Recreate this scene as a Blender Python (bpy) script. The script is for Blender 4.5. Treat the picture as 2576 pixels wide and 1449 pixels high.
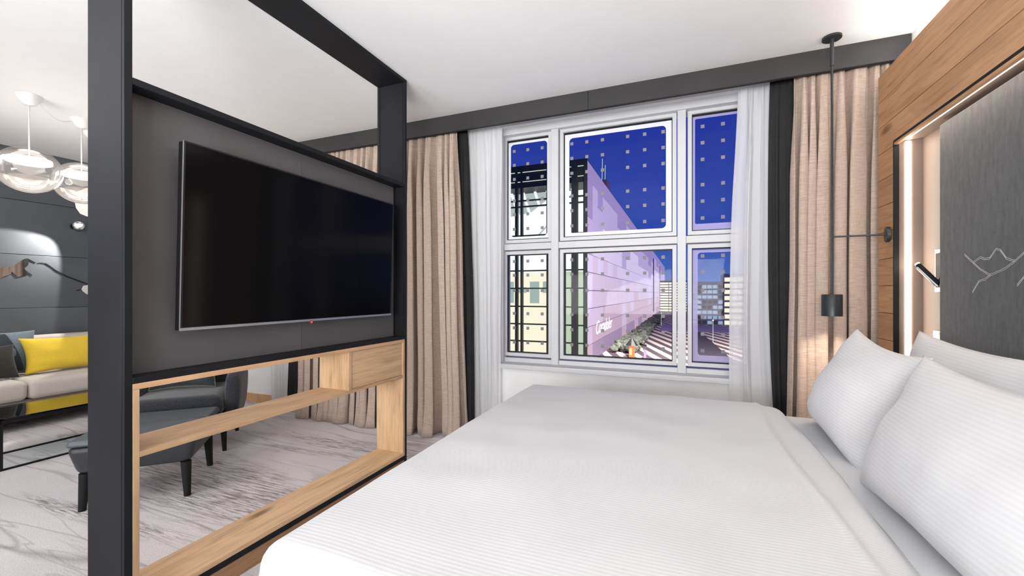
import bpy, bmesh, math, random
from mathutils import Vector, Matrix, noise
random.seed(7)
PI = math.pi
C = bpy.context.scene.collection
for o in list(bpy.data.objects): bpy.data.objects.remove(o)

# ------------------------------------------------------------------ camera, world, lights
cam = bpy.data.cameras.new('camera'); camo = bpy.data.objects.new('camera', cam); C.objects.link(camo)
cam.sensor_width = 36.0; cam.lens = 36.0 * 1073.0 / 2576.0
cam.shift_y = 12.5 / 2576.0
cam.clip_start = 0.05; cam.clip_end = 2000
camo.location = (0, 0, 1.18); camo.rotation_euler = (PI / 2, 0, math.radians(21.884))
bpy.context.scene.camera = camo
vs = bpy.context.scene.view_settings
vs.view_transform = 'Standard'; vs.look = 'None'; vs.exposure = 0.0; vs.gamma = 1.0; vs.use_curve_mapping = False

world = bpy.data.worlds.new('dusk_sky'); bpy.context.scene.world = world; world.use_nodes = True
nt = world.node_tree; nt.nodes.clear()
tc = nt.nodes.new('ShaderNodeTexCoord'); sp = nt.nodes.new('ShaderNodeSeparateXYZ')
rp = nt.nodes.new('ShaderNodeValToRGB'); bg = nt.nodes.new('ShaderNodeBackground'); ow = nt.nodes.new('ShaderNodeOutputWorld')
nt.links.new(tc.outputs['Generated'], sp.inputs[0]); nt.links.new(sp.outputs[2], rp.inputs[0])
nt.links.new(rp.outputs[0], bg.inputs[0]); nt.links.new(bg.outputs[0], ow.inputs[0])
e = rp.color_ramp.elements
e[0].position = 0.0; e[0].color = (0.075, 0.17, 0.50, 1)
e[1].position = 1.0; e[1].color = (0.012, 0.022, 0.20, 1)
m_ = e.new(0.12); m_.color = (0.030, 0.072, 0.40, 1)
m_ = e.new(0.40); m_.color = (0.017, 0.031, 0.31, 1)
bg.inputs[1].default_value = 1.0

def area(name, loc, rot, size, power, col=(1, 1, 1), sy=None):
    l = bpy.data.lights.new(name, 'AREA'); l.energy = power; l.color = col; l.size = size
    if sy: l.shape = 'RECTANGLE'; l.size_y = sy
    o = bpy.data.objects.new(name, l); C.objects.link(o); o.location = loc; o.rotation_euler = rot
    return o
R = math.radians
# added area lamps out of frame, filling the room and living side with light
area('room_light', (-0.6, -1.6, 2.35), (R(62), 0, R(8)), 2.6, 1.5, (0.972, 0.985, 1.0), 1.4)
area('uplight', (-0.4, -2.25, 1.3), (R(116), 0, R(10)), 2.2, 121, (0.972, 0.985, 1.0), 1.2).data.spread = R(105)
area('ceiling_light', (-0.75, 1.05, 2.585), (R(25), 0, R(15)), 0.9, 2.5, (0.972, 0.985, 1.0), 0.9)
area('living_light', (-3.7, -0.3, 2.5), (R(30), 0, R(5)), 1.6, 40, (0.972, 0.985, 1.0), 1.2)
area('living_uplight', (-2.7, -2.25, 1.2), (R(112), 0, R(0)), 1.8, 44, (0.972, 0.985, 1.0), 1.0).data.spread = R(105)
area('cove_light', (1.09, 1.2, 2.375), (R(180), R(8), 0), 0.05, 13, (1.0, 0.95, 0.91), 3.3)
area('plaza_floodlight', (8, 62, 36), (R(24), 0, 0), 14, 95000, (1.0, 0.88, 0.82), 14).data.spread = R(112)  # added unseen area lamp over the plaza, in place of street lighting

# ------------------------------------------------------------------ material helpers
def new_mat(name):
    m = bpy.data.materials.new(name); m.use_nodes = True
    n = m.node_tree; b = n.nodes['Principled BSDF']
    return m, n, b
def N(n, t, **k):
    x = n.nodes.new(t)
    for a, v in k.items():
        if a.startswith('i_'):
            key = a[2:]; key = int(key) if key.isdigit() else key.replace('_', ' ')
            x.inputs[key].default_value = v
        else: setattr(x, a, v)
    return x
def coords(n, scale=(1, 1, 1), rot=(0, 0, 0), rnd=True):
    t = N(n, 'ShaderNodeTexCoord'); mp = N(n, 'ShaderNodeMapping')
    mp.inputs['Scale'].default_value = scale; mp.inputs['Rotation'].default_value = rot
    if rnd:
        oi = N(n, 'ShaderNodeObjectInfo'); ml = N(n, 'ShaderNodeMath', operation='MULTIPLY'); ml.inputs[1].default_value = 17.0
        n.links.new(oi.outputs['Random'], ml.inputs[0])
        ad = N(n, 'ShaderNodeVectorMath', operation='ADD')
        n.links.new(t.outputs['Object'], ad.inputs[0]); n.links.new(ml.outputs[0], ad.inputs[1])
        n.links.new(ad.outputs[0], mp.inputs[0])
    else: n.links.new(t.outputs['Object'], mp.inputs[0])
    return mp.outputs[0]
def bump(n, b, h, strength=0.2, dist=0.01):
    bp = N(n, 'ShaderNodeBump'); bp.inputs['Strength'].default_value = strength; bp.inputs['Distance'].default_value = dist
    n.links.new(h, bp.inputs['Height']); n.links.new(bp.outputs[0], b.inputs['Normal'])
def ramp(n, fac, stops):
    r = N(n, 'ShaderNodeValToRGB'); el = r.color_ramp.elements
    el[0].position, el[0].color = stops[0][0], (*stops[0][1], 1)
    el[1].position, el[1].color = stops[-1][0], (*stops[-1][1], 1)
    for p, c in stops[1:-1]:
        q = el.new(p); q.color = (*c, 1)
    n.links.new(fac, r.inputs[0]); return r.outputs[0]
def mixc(n, fac, a, b, mode='MIX'):
    x = N(n, 'ShaderNodeMix', data_type='RGBA', blend_type=mode)
    if isinstance(fac, float): x.inputs[0].default_value = fac
    else: n.links.new(fac, x.inputs[0])
    for i, v in ((6, a), (7, b)):
        if isinstance(v, tuple): x.inputs[i].default_value = (*v, 1)
        else: n.links.new(v, x.inputs[i])
    return x.outputs[2]
def S(r, g, b):      # sRGB 0..255 -> linear
    f = lambda c: (c / 255 / 12.92) if c / 255 <= 0.04045 else ((c / 255 + 0.055) / 1.055) ** 2.4
    return (f(r), f(g), f(b))
def plain(name, col, rough=0.5, metal=0.0, spec=0.5, var=0.06, scale=8, bmp=0.0, bscale=60, coat=0):
    m, n, b = new_mat(name)
    co = coords(n)
    nz = N(n, 'ShaderNodeTexNoise', i_Scale=float(scale), i_Detail=4.0); n.links.new(co, nz.inputs[0])
    c0 = tuple(max(0, c * (1 - var)) for c in col); c1 = tuple(min(1, c * (1 + var)) for c in col)
    n.links.new(ramp(n, nz.outputs[0], [(0.3, c0), (0.7, c1)]), b.inputs['Base Color'])
    b.inputs['Roughness'].default_value = rough; b.inputs['Metallic'].default_value = metal
    b.inputs['Specular IOR Level'].default_value = spec; b.inputs['Coat Weight'].default_value = coat
    if bmp:
        n2 = N(n, 'ShaderNodeTexNoise', i_Scale=float(bscale), i_Detail=3.0); n.links.new(co, n2.inputs[0])
        bump(n, b, n2.outputs[0], bmp, 0.004)
    return m
def emis(name, col, strength):
    m, n, b = new_mat(name)
    b.inputs['Base Color'].default_value = (*[c * .05 for c in col], 1); b.inputs['Emission Color'].default_value = (*col, 1)
    b.inputs['Emission Strength'].default_value = strength; b.inputs['Roughness'].default_value = 0.6
    return m
def oak(name, base, axis, dark=0.62):
    m, n, b = new_mat(name)
    sc = {'x': (1.2, 22, 22), 'y': (22, 1.2, 22), 'z': (22, 22, 1.2)}[axis]
    s2 = {'x': (2.2, 9, 9), 'y': (9, 2.2, 9), 'z': (9, 9, 2.2)}[axis]
    co = coords(n, sc); c2 = coords(n, s2)
    g = N(n, 'ShaderNodeTexNoise', i_Scale=3.0, i_Detail=8.0, i_Roughness=0.65, i_Distortion=0.6); n.links.new(co, g.inputs[0])
    k = N(n, 'ShaderNodeTexNoise', i_Scale=0.8, i_Detail=3.0, i_Distortion=1.2); n.links.new(c2, k.inputs[0])
    lo = tuple(c * dark for c in base); hi = tuple(min(1, c * 1.12) for c in base)
    col = ramp(n, g.outputs[0], [(0.25, lo), (0.5, base), (0.78, hi)])
    oi = N(n, 'ShaderNodeObjectInfo')
    tint = ramp(n, oi.outputs['Random'], [(0, (0.88, 0.86, 0.84)), (1, (1.06, 1.04, 1.02))])
    col = mixc(n, 1.0, col, tint, 'MULTIPLY')
    broad = ramp(n, k.outputs[0], [(0.35, (0.80, 0.76, 0.72)), (0.6, (1.04, 1.02, 1.0))])
    col = mixc(n, 0.8, col, broad, 'MULTIPLY')
    v = N(n, 'ShaderNodeTexVoronoi', i_Scale=0.55); n.links.new(coords(n, {'x': (2.2, 7, 7), 'y': (7, 2.2, 7), 'z': (7, 7, 2.2)}[axis]), v.inputs[0])
    kn = ramp(n, v.outputs[0], [(0.03, (0.30, 0.22, 0.16)), (0.11, (1, 1, 1))])
    col = mixc(n, 0.85, col, kn, 'MULTIPLY')
    n.links.new(col, b.inputs['Base Color']); b.inputs['Roughness'].default_value = 0.55
    b.inputs['Specular IOR Level'].default_value = 0.3
    bump(n, b, g.outputs[0], 0.12, 0.002)
    return m
def cloth(name, c1, c2, sx=(60, 60, 500), amount=0.25, rough=0.95, sheen=0.2, sc=1.0):
    m, n, b = new_mat(name)
    co = coords(n, sx, rnd=False)
    g = N(n, 'ShaderNodeTexNoise', i_Scale=sc, i_Detail=3.0, i_Roughness=0.7); n.links.new(co, g.inputs[0])
    co2 = coords(n, (sx[2], sx[1], sx[0]), rnd=False)
    h = N(n, 'ShaderNodeTexNoise', i_Scale=sc, i_Detail=2.0); n.links.new(co2, h.inputs[0])
    hf = N(n, 'ShaderNodeMix', data_type='FLOAT'); hf.inputs[0].default_value = 0.28; n.links.new(g.outputs[0], hf.inputs[2]); n.links.new(h.outputs[0], hf.inputs[3])
    n.links.new(ramp(n, hf.outputs[0], [(0.38, c1), (0.62, c2)]), b.inputs['Base Color'])
    b.inputs['Roughness'].default_value = rough; b.inputs['Sheen Weight'].default_value = sheen
    b.inputs['Specular IOR Level'].default_value = 0.15
    bump(n, b, hf.outputs[0], amount, 0.002)
    return m
def ribbed(name, col, axis, period):
    m, n, b = new_mat(name)
    t = N(n, 'ShaderNodeTexCoord'); s_ = N(n, 'ShaderNodeSeparateXYZ'); n.links.new(t.outputs['Object'], s_.inputs[0])
    ml = N(n, 'ShaderNodeMath', operation='MULTIPLY'); ml.inputs[1].default_value = 2 * PI / period
    n.links.new(s_.outputs['xyz'.index(axis)], ml.inputs[0])
    sn = N(n, 'ShaderNodeMath', operation='SINE'); n.links.new(ml.outputs[0], sn.inputs[0])
    md = N(n, 'ShaderNodeMath', operation='MULTIPLY_ADD'); md.inputs[1].default_value = 0.5; md.inputs[2].default_value = 0.5
    n.links.new(sn.outputs[0], md.inputs[0])
    n.links.new(ramp(n, md.outputs[0], [(0.2, tuple(c * 0.955 for c in col)), (0.8, col)]), b.inputs['Base Color'])
    b.inputs['Roughness'].default_value = 0.75; b.inputs['Sheen Weight'].default_value = 0.15
    b.inputs['Specular IOR Level'].default_value = 0.25
    bump(n, b, md.outputs[0], 0.16, 0.0015)
    return m
def see(name, tcol, tfac, scol, tl_=0.4):
    # a see-through cloth or film: part transparent, part scattering
    m = bpy.data.materials.new(name); m.use_nodes = True; n = m.node_tree; n.nodes.clear()
    out = N(n, 'ShaderNodeOutputMaterial'); tr = N(n, 'ShaderNodeBsdfTransparent'); tr.inputs[0].default_value = (*tcol, 1)
    df = N(n, 'ShaderNodeBsdfDiffuse'); df.inputs[0].default_value = (*scol, 1)
    tl = N(n, 'ShaderNodeBsdfTranslucent'); tl.inputs[0].default_value = (*scol, 1)
    mx = N(n, 'ShaderNodeMixShader'); mx.inputs[0].default_value = tl_
    n.links.new(df.outputs[0], mx.inputs[1]); n.links.new(tl.outputs[0], mx.inputs[2])
    m2 = N(n, 'ShaderNodeMixShader'); m2.inputs[0].default_value = tfac
    n.links.new(mx.outputs[0], m2.inputs[1]); n.links.new(tr.outputs[0], m2.inputs[2])
    n.links.new(m2.outputs[0], out.inputs[0]); return m
def glass(name, tint=(1, 1, 1), refl=1.0, rough=0.02):
    m = bpy.data.materials.new(name); m.use_nodes = True; n = m.node_tree; n.nodes.clear()
    out = N(n, 'ShaderNodeOutputMaterial'); tr = N(n, 'ShaderNodeBsdfTransparent'); tr.inputs[0].default_value = (*tint, 1)
    gl = N(n, 'ShaderNodeBsdfGlossy'); gl.inputs['Roughness'].default_value = rough
    fr = N(n, 'ShaderNodeFresnel'); fr.inputs[0].default_value = 1.45
    ml = N(n, 'ShaderNodeMath', operation='MULTIPLY'); ml.inputs[1].default_value = refl; ml.use_clamp = True
    n.links.new(fr.outputs[0], ml.inputs[0])
    mx = N(n, 'ShaderNodeMixShader'); n.links.new(ml.outputs[0], mx.inputs[0])
    n.links.new(tr.outputs[0], mx.inputs[1]); n.links.new(gl.outputs[0], mx.inputs[2]); n.links.new(mx.outputs[0], out.inputs[0])
    return m

# ------------------------------------------------------------------ materials
M = {}
M['white_paint'] = plain('white_paint', (0.88, 0.88, 0.875), 0.9, spec=0.2, var=0.01, bmp=0.05, bscale=300)
M['ceiling'] = plain('ceiling_paint', (0.88, 0.88, 0.875), 0.95, spec=0.1, var=0.01)
M['steel'] = plain('black_steel', (0.014, 0.0145, 0.017), 0.5, metal=0.0, spec=0.12, var=0.18, scale=3, bmp=0.03, bscale=40)
M['black'] = plain('matt_black', (0.008, 0.008, 0.009), 0.6, spec=0.3)
M['panel'] = plain('grey_brown_panel', (0.105, 0.098, 0.099), 0.55, spec=0.35, var=0.12, scale=2.5, bmp=0.05, bscale=120)
M['pelmet'] = plain('grey_pelmet', (0.030, 0.0285, 0.028), 0.5, spec=0.4, var=0.12, scale=3)
M['slate'] = plain('slate_panel', (0.085, 0.094, 0.108), 0.6, spec=0.35, var=0.16, scale=2.2, bmp=0.08, bscale=60)
M['oak_y'] = oak('oak_along_y', (0.66, 0.455, 0.275), 'y')
M['oak_z'] = oak('oak_upright', (0.64, 0.435, 0.26), 'z')
M['oak_edge'] = oak('oak_edge', (0.72, 0.46, 0.27), 'y', 0.85)
M['oak_plank'] = oak('oak_plank', (0.56, 0.325, 0.175), 'y')
M['oak_dark'] = oak('oak_plinth', (0.34, 0.20, 0.11), 'y')
M['taupe'] = plain('taupe_lacquer', (0.22, 0.165, 0.135), 0.5, spec=0.3, var=0.04)
M['led'] = emis('warm_led', (1.0, 0.86, 0.72), 26.0)
M['led2'] = emis('warm_led_top', (1.0, 0.86, 0.72), 20.0)
M['lamp_white'] = emis('lamp_disc', (1.0, 0.93, 0.86), 1.8)
M['spot_led'] = emis('spot_led', (1.0, 0.9, 0.78), 90.0)
M['opal'] = emis('opal_glass', (1.0, 0.95, 0.9), 0.9)
M['linen'] = cloth('beige_linen', (0.42, 0.318, 0.255), (0.56, 0.445, 0.37), (18, 18, 230), 0.25)
M['blackout'] = plain('charcoal_blackout', (0.028, 0.027, 0.028), 0.9, spec=0.15, var=0.1, bmp=0.1, bscale=200)
M['sheer'] = see('white_sheer', (1, 1, 1), 0.20, (0.93, 0.93, 0.94))
M['frost'] = see('frosted_edge', (0.9, 0.92, 1.0), 0.10, (0.86, 0.87, 0.93), 0.0)
M['frost_violet'] = see('violet_frost', (0.9, 0.88, 1.0), 0.35, (0.56, 0.52, 0.80), 0.0)
M['pane'] = glass('window_glass', (0.98, 0.99, 1.0), 0.10)
M['win'] = plain('window_frame_white', (0.60, 0.60, 0.61), 0.45, spec=0.4, var=0.02)
M['gasket'] = plain('black_gasket', (0.006, 0.007, 0.006), 0.5, spec=0.3)
M['film'] = plain('grey_film', (0.25, 0.24, 0.25), 0.7, spec=0.2, var=0.03)
M['tvblack'] = plain('tv_case', (0.006, 0.006, 0.007), 0.35, spec=0.4)
m, n, b = new_mat('tv_glass'); b.inputs['Base Color'].default_value = (0.0035, 0.0033, 0.0038, 1); b.inputs['Roughness'].default_value = 0.12
b.inputs['Specular IOR Level'].default_value = 0.07; M['tvglass'] = m
M['silver'] = plain('silver_trim', (0.42, 0.43, 0.47), 0.35, metal=0.8, var=0.03)
M['red'] = plain('red_badge', (0.45, 0.01, 0.03), 0.4); M['white_dot'] = plain('white_badge', (0.8, 0.7, 0.75), 0.4)
M['duvet'] = ribbed('ribbed_white_cotton', (0.67, 0.67, 0.675), 'y', 0.0115)
M['pillow'] = ribbed('ribbed_white_pillow', (0.71, 0.71, 0.72), 'y', 0.0115)
M['sheet'] = plain('white_sheet', (0.70, 0.70, 0.705), 0.85, spec=0.15, var=0.01, bmp=0.05, bscale=500)
M['velvet'] = cloth('grey_velvet', (0.036, 0.038, 0.042), (0.068, 0.070, 0.076), (45, 45, 9), 0.25, 0.9, 0.35)
M['thread'] = plain('silver_thread', (0.62, 0.62, 0.60), 0.45, metal=0.2)
M['chrome'] = plain('chrome', (0.75, 0.75, 0.77), 0.12, metal=1.0, var=0.02)
M['anthracite'] = plain('anthracite_metal', (0.024, 0.027, 0.031), 0.38, spec=0.5, var=0.05)
M['leather'] = plain('charcoal_leather', (0.030, 0.033, 0.036), 0.42, spec=0.5, var=0.1, bmp=0.12, bscale=350)
M['leather_top'] = plain('blue_grey_leather', (0.075, 0.088, 0.100), 0.42, spec=0.55, var=0.06, bmp=0.1, bscale=350)
M['wool'] = cloth('charcoal_wool', (0.010, 0.011, 0.014), (0.045, 0.048, 0.058), (300, 300, 300), 0.3, 0.95, 0.4)
M['sofa'] = cloth('cream_sofa_fabric', (0.50, 0.455, 0.41), (0.60, 0.55, 0.50), (250, 250, 250), 0.15)
M['sofa_base'] = cloth('taupe_sofa_fabric', (0.27, 0.235, 0.205), (0.36, 0.32, 0.28), (250, 250, 250), 0.15)
M['yellow'] = cloth('yellow_cotton', (0.74, 0.50, 0.035), (0.86, 0.62, 0.07), (250, 250, 250), 0.12)
M['bluegrey'] = cloth('blue_grey_fabric', (0.13, 0.17, 0.20), (0.20, 0.25, 0.29), (250, 250, 250), 0.12)
M['navy'] = cloth('dark_slate_fabric', (0.035, 0.042, 0.060), (0.055, 0.065, 0.085), (250, 250, 250), 0.12)
M['darkcushion'] = cloth('dark_brown_fabric', (0.022, 0.020, 0.018), (0.045, 0.040, 0.036), (250, 250, 250), 0.12)
M['greencushion'] = cloth('dark_green_satin', (0.020, 0.027, 0.030), (0.040, 0.050, 0.054), (120, 120, 120), 0.1, 0.5, 0.5)
M['lime'] = plain('lime_piping', (0.14, 0.16, 0.07), 0.7)
M['table_glass'] = glass('table_glass', (0.55, 0.66, 0.66), 1.6)
M['globe'] = glass('smoked_globe', (0.93, 0.91, 0.90), 0.6, 0.03)
def haze(mt, f):
    n = mt.node_tree; o_ = n.nodes['Material Output'] if 'Material Output' in n.nodes else [x for x in n.nodes if x.type == 'OUTPUT_MATERIAL'][0]
    src = o_.inputs[0].links[0].from_socket; d_ = N(n, 'ShaderNodeBsdfTranslucent'); d_.inputs[0].default_value = (.95, .93, .92, 1)
    d2 = N(n, 'ShaderNodeBsdfDiffuse'); d2.inputs[0].default_value = (.95, .93, .92, 1); ma = N(n, 'ShaderNodeMixShader')
    n.links.new(d_.outputs[0], ma.inputs[1]); n.links.new(d2.outputs[0], ma.inputs[2])
    mb = N(n, 'ShaderNodeMixShader'); mb.inputs[0].default_value = f; n.links.new(src, mb.inputs[1]); n.links.new(ma.outputs[0], mb.inputs[2]); n.links.new(mb.outputs[0], o_.inputs[0])
haze(M['globe'], .035)
M['globe_low'] = glass('coated_globe', (0.88, 0.85, 0.82), 1.6, 0.06); haze(M['globe_low'], .04)
M['white_lacquer'] = plain('white_lacquer', (0.78, 0.77, 0.76), 0.4, var=0.01)
m, n, b = new_mat('mirror'); b.inputs['Base Color'].default_value = (0.55, 0.52, 0.50, 1); b.inputs['Metallic'].default_value = 1; b.inputs['Roughness'].default_value = 0.04; M['mirror'] = m
# carpet
m, n, b = new_mat('brushstroke_carpet')
def ridge(rot, scale, noise_s, dist, w, off=(0, 0, 0)):
    t = N(n, 'ShaderNodeTexCoord'); mp = N(n, 'ShaderNodeMapping'); mp.inputs['Rotation'].default_value = (0, 0, rot)
    mp.inputs['Scale'].default_value = scale; mp.inputs['Location'].default_value = off
    n.links.new(t.outputs['Object'], mp.inputs[0])
    z = N(n, 'ShaderNodeTexNoise', i_Scale=noise_s, i_Detail=2.0, i_Distortion=dist); n.links.new(mp.outputs[0], z.inputs[0])
    s1 = N(n, 'ShaderNodeMath', operation='SUBTRACT'); s1.inputs[1].default_value = 0.5; n.links.new(z.outputs[0], s1.inputs[0])
    ab = N(n, 'ShaderNodeMath', operation='ABSOLUTE'); n.links.new(s1.outputs[0], ab.inputs[0])
    return ramp(n, ab.outputs[0], [(0.0, (0, 0, 0)), (w, (1, 1, 1))]), z.outputs[0]
base = (0.70, 0.655, 0.665); dk = (0.19, 0.155, 0.15)
l1, z1 = ridge(-0.80, (0.35, 2.6, 1), 0.8, 0.1, 0.010)
l2, z2 = ridge(0.05, (0.3, 3.0, 1), 1.0, 0.15, 0.010, (3, 1, 0))
l3, z3 = ridge(-0.45, (0.4, 4.2, 1), 1.3, 0.3, 0.012, (7, 4, 0))
l4, z4 = ridge(-0.36, (0.35, 3.2, 1), 1.0, 0.3, 0.02, (1.3, 9, 0))
band = ramp(n, z4, [(0.52, (0, 0, 0)), (0.60, (1, 1, 1))])
st = N(n, 'ShaderNodeTexNoise', i_Scale=7.0, i_Detail=7.0, i_Roughness=0.75)
n.links.new(coords(n, (0.8, 11, 1), (0, 0, -0.36), False), st.inputs[0])
str_ = ramp(n, st.outputs[0], [(0.46, (0, 0, 0)), (0.60, (1, 1, 1))])
bandm = mixc(n, 1.0, band, str_, 'MULTIPLY')
col = mixc(n, bandm, base, dk)
cloud = N(n, 'ShaderNodeTexNoise', i_Scale=1.1, i_Detail=3.0); n.links.new(coords(n, rnd=False), cloud.inputs[0])
col = mixc(n, 1.0, col, ramp(n, cloud.outputs[0], [(0.3, (0.86, 0.85, 0.86)), (0.65, (1.06, 1.06, 1.06))]), 'MULTIPLY')
for L_, f_ in ((l1, 0.55), (l2, 0.45), (l3, 0.35)):
    inv = N(n, 'ShaderNodeInvert'); n.links.new(L_, inv.inputs[1])
    ml = N(n, 'ShaderNodeMath', operation='MULTIPLY'); ml.inputs[1].default_value = f_; n.links.new(inv.outputs[0], ml.inputs[0])
    col = mixc(n, ml.outputs[0], col, dk)
pile = N(n, 'ShaderNodeTexNoise', i_Scale=160.0, i_Detail=3.0); n.links.new(coords(n, rnd=False), pile.inputs[0])
col = mixc(n, 0.5, col, ramp(n, pile.outputs[0], [(0.35, (0.72, 0.72, 0.72)), (0.65, (1.12, 1.12, 1.12))]), 'MULTIPLY')
n.links.new(col, b.inputs['Base Color']); b.inputs['Roughness'].default_value = 1.0; b.inputs['Specular IOR Level'].default_value = 0.05
b.inputs['Sheen Weight'].default_value = 0.2
bump(n, b, pile.outputs[0], 0.5, 0.004); M['carpet'] = m

# ------------------------------------------------------------------ mesh helpers
def bm_new(): return bmesh.new()
def bx(bm, x0, x1, y0, y1, z0, z1, bev=0.0, seg=2):
    r = bmesh.ops.create_cube(bm, size=1.0)['verts']
    for v in r:
        v.co = Vector(((x0 + x1) / 2 + v.co.x * (x1 - x0), (y0 + y1) / 2 + v.co.y * (y1 - y0), (z0 + z1) / 2 + v.co.z * (z1 - z0)))
    if bev:
        ed = list({ed for v in r for ed in v.link_edges})
        bmesh.ops.bevel(bm, geom=ed, offset=bev, segments=seg, profile=0.5, affect='EDGES')
    return r
def cyl(bm, p0, p1, r0, r1=None, seg=20, caps=True):
    r1 = r0 if r1 is None else r1
    p0, p1 = Vector(p0), Vector(p1); d = p1 - p0
    q = Vector((0, 0, 1)).rotation_difference(d.normalized()).to_matrix().to_4x4()
    mt = Matrix.Translation((p0 + p1) / 2) @ q
    bmesh.ops.create_cone(bm, cap_ends=caps, segments=seg, radius1=r0, radius2=r1, depth=d.length, matrix=mt)
def tube(bm, pts, r, seg=8, taper=None):
    pts = [Vector(p) for p in pts]; rings = []
    for i, p in enumerate(pts):
        d = (pts[min(i + 1, len(pts) - 1)] - pts[max(i - 1, 0)]).normalized()
        a = d.cross(Vector((0, 0, 1)));
        if a.length < 1e-3: a = d.cross(Vector((1, 0, 0)))
        a.normalize(); bb = d.cross(a); rr = r if taper is None else r * taper(i / (len(pts) - 1))
        rings.append([bm.verts.new(p + (a * math.cos(t) + bb * math.sin(t)) * rr) for t in [2 * PI * k / seg for k in range(seg)]])
    for i in range(len(rings) - 1):
        for k in range(seg):
            bm.faces.new((rings[i][k], rings[i][(k + 1) % seg], rings[i + 1][(k + 1) % seg], rings[i + 1][k]))
    bm.faces.new(rings[0][::-1]); bm.faces.new(rings[-1])
def lathe(bm, prof, cx, cy, seg=32):
    rings = []
    for r, z in prof:
        rings.append([bm.verts.new((cx + max(r, 1e-4) * math.cos(2 * PI * k / seg), cy + max(r, 1e-4) * math.sin(2 * PI * k / seg), z)) for k in range(seg)])
    for i in range(len(rings) - 1):
        for k in range(seg):
            bm.faces.new((rings[i][k], rings[i][(k + 1) % seg], rings[i + 1][(k + 1) % seg], rings[i + 1][k]))
    return rings
def prism(bm, pts, off):
    off = Vector(off); a = [bm.verts.new(p) for p in pts]; c = [bm.verts.new(Vector(p) + off) for p in pts]
    k = len(pts); bm.faces.new(a); bm.faces.new(c[::-1])
    for i in range(k): bm.faces.new((a[i], a[(i + 1) % k], c[(i + 1) % k], c[i]))
def make(name, bm, m, parent=None, smooth=False, keep=False, mods=None):
    bmesh.ops.recalc_face_normals(bm, faces=bm.faces)
    me = bpy.data.meshes.new(name)
    vs_ = [v.co for v in bm.verts]
    lo = Vector([min(v[i] for v in vs_) for i in range(3)]); hi = Vector([max(v[i] for v in vs_) for i in range(3)])
    c = Vector((0, 0, 0)) if keep else (lo + hi) / 2
    if not keep: bmesh.ops.translate(bm, verts=bm.verts, vec=-c)
    for f in bm.faces: f.smooth = smooth
    bm.to_mesh(me); bm.free()
    me.materials.append(M[m] if isinstance(m, str) else m)
    o = bpy.data.objects.new(name, me); C.objects.link(o)
    pw = Vector((0, 0, 0)); p = parent
    while p is not None: pw = pw + p.location; p = p.parent
    o.parent = parent; o.location = c - pw
    return o
def smooth_by_angle(o, ang=40):
    me = o.data
    for p in me.polygons: p.use_smooth = True
    b_ = bmesh.new(); b_.from_mesh(me)
    for e_ in b_.edges:
        if len(e_.link_faces) == 2 and e_.calc_face_angle(0) > math.radians(ang): e_.smooth = False
    b_.to_mesh(me); b_.free()
    return o
def box(name, m, parent, x0, x1, y0, y1, z0, z1, bev=0.0, seg=2, **k):
    bm = bm_new(); bx(bm, x0, x1, y0, y1, z0, z1, bev, seg); return make(name, bm, m, parent, **k)
def thing(name, label, cat, loc, group=None):
    o = bpy.data.objects.new(name, None); C.objects.link(o); o.location = loc; o.empty_display_size = 0.1
    o['label'] = label; o['category'] = cat
    if group: o['group'] = group
    return o
def tag(o, label, cat, group=None):
    o['label'] = label; o['category'] = cat
    if group: o['group'] = group
    return o
def struct(o): o['kind'] = 'structure'; return o
def stuff(o): o['kind'] = 'stuff'; return o
def clone(src, name, loc, parent):
    o = src.copy(); o.name = name; C.objects.link(o); o.parent = parent; o.location = loc; return o

# ------------------------------------------------------------------ room shell
XL, XR, YB, YW, ZC = -6.04, 1.16, -2.4, 3.25, 2.6
struct(box('floor', 'carpet', None, XL - .1, XR + .1, YB - .1, YW + .25, -0.1, 0.0, keep=True))
struct(box('ceiling', 'ceiling', None, XL - .1, XR + .1, YB - .1, YW + .25, ZC, ZC + 0.1))
struct(box('wall_right', 'white_paint', None, XR, XR + .1, YB - .1, YW + .25, 0, ZC))
struct(box('wall_near', 'white_paint', None, XL, XR, YB - .1, YB, 0, ZC))
# window wall with opening
WX0, WX1, WZ0, WZ1 = -1.455, 0.485, 0.56, 2.556
bm = bm_new()
bx(bm, XL, WX0, YW, YW + .25, 0, ZC); bx(bm, WX1, XR, YW, YW + .25, 0, ZC)
bx(bm, WX0, WX1, YW, YW + .25, 0, WZ0); bx(bm, WX0, WX1, YW, YW + .25, WZ1, ZC)
struct(make('wall_window', bm, 'white_paint'))
wl = thing('wall_left', '', '', (XL, 0.5, 0)); del wl['label']; del wl['category']; struct(wl)
box('wall_backing', 'black', wl, XL - .1, XL - .016, YB, YW, 0, ZC)
zz = [0, .50, 1.03, 1.559, 2.09, 2.6]
for i in range(5):
    for y0, y1 in ((YB, 0.4), (0.4, 3.25)):
        box('wall_panel', 'slate', wl, XL - .015, XL, y0 + .002, y1 - .002, zz[i] + .002, zz[i + 1] - .002, .0015, 1)
struct(box('baseboard_window', 'oak_edge', None, XL, -1.9, YW - .014, YW, 0, .095, .002, 1))

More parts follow.
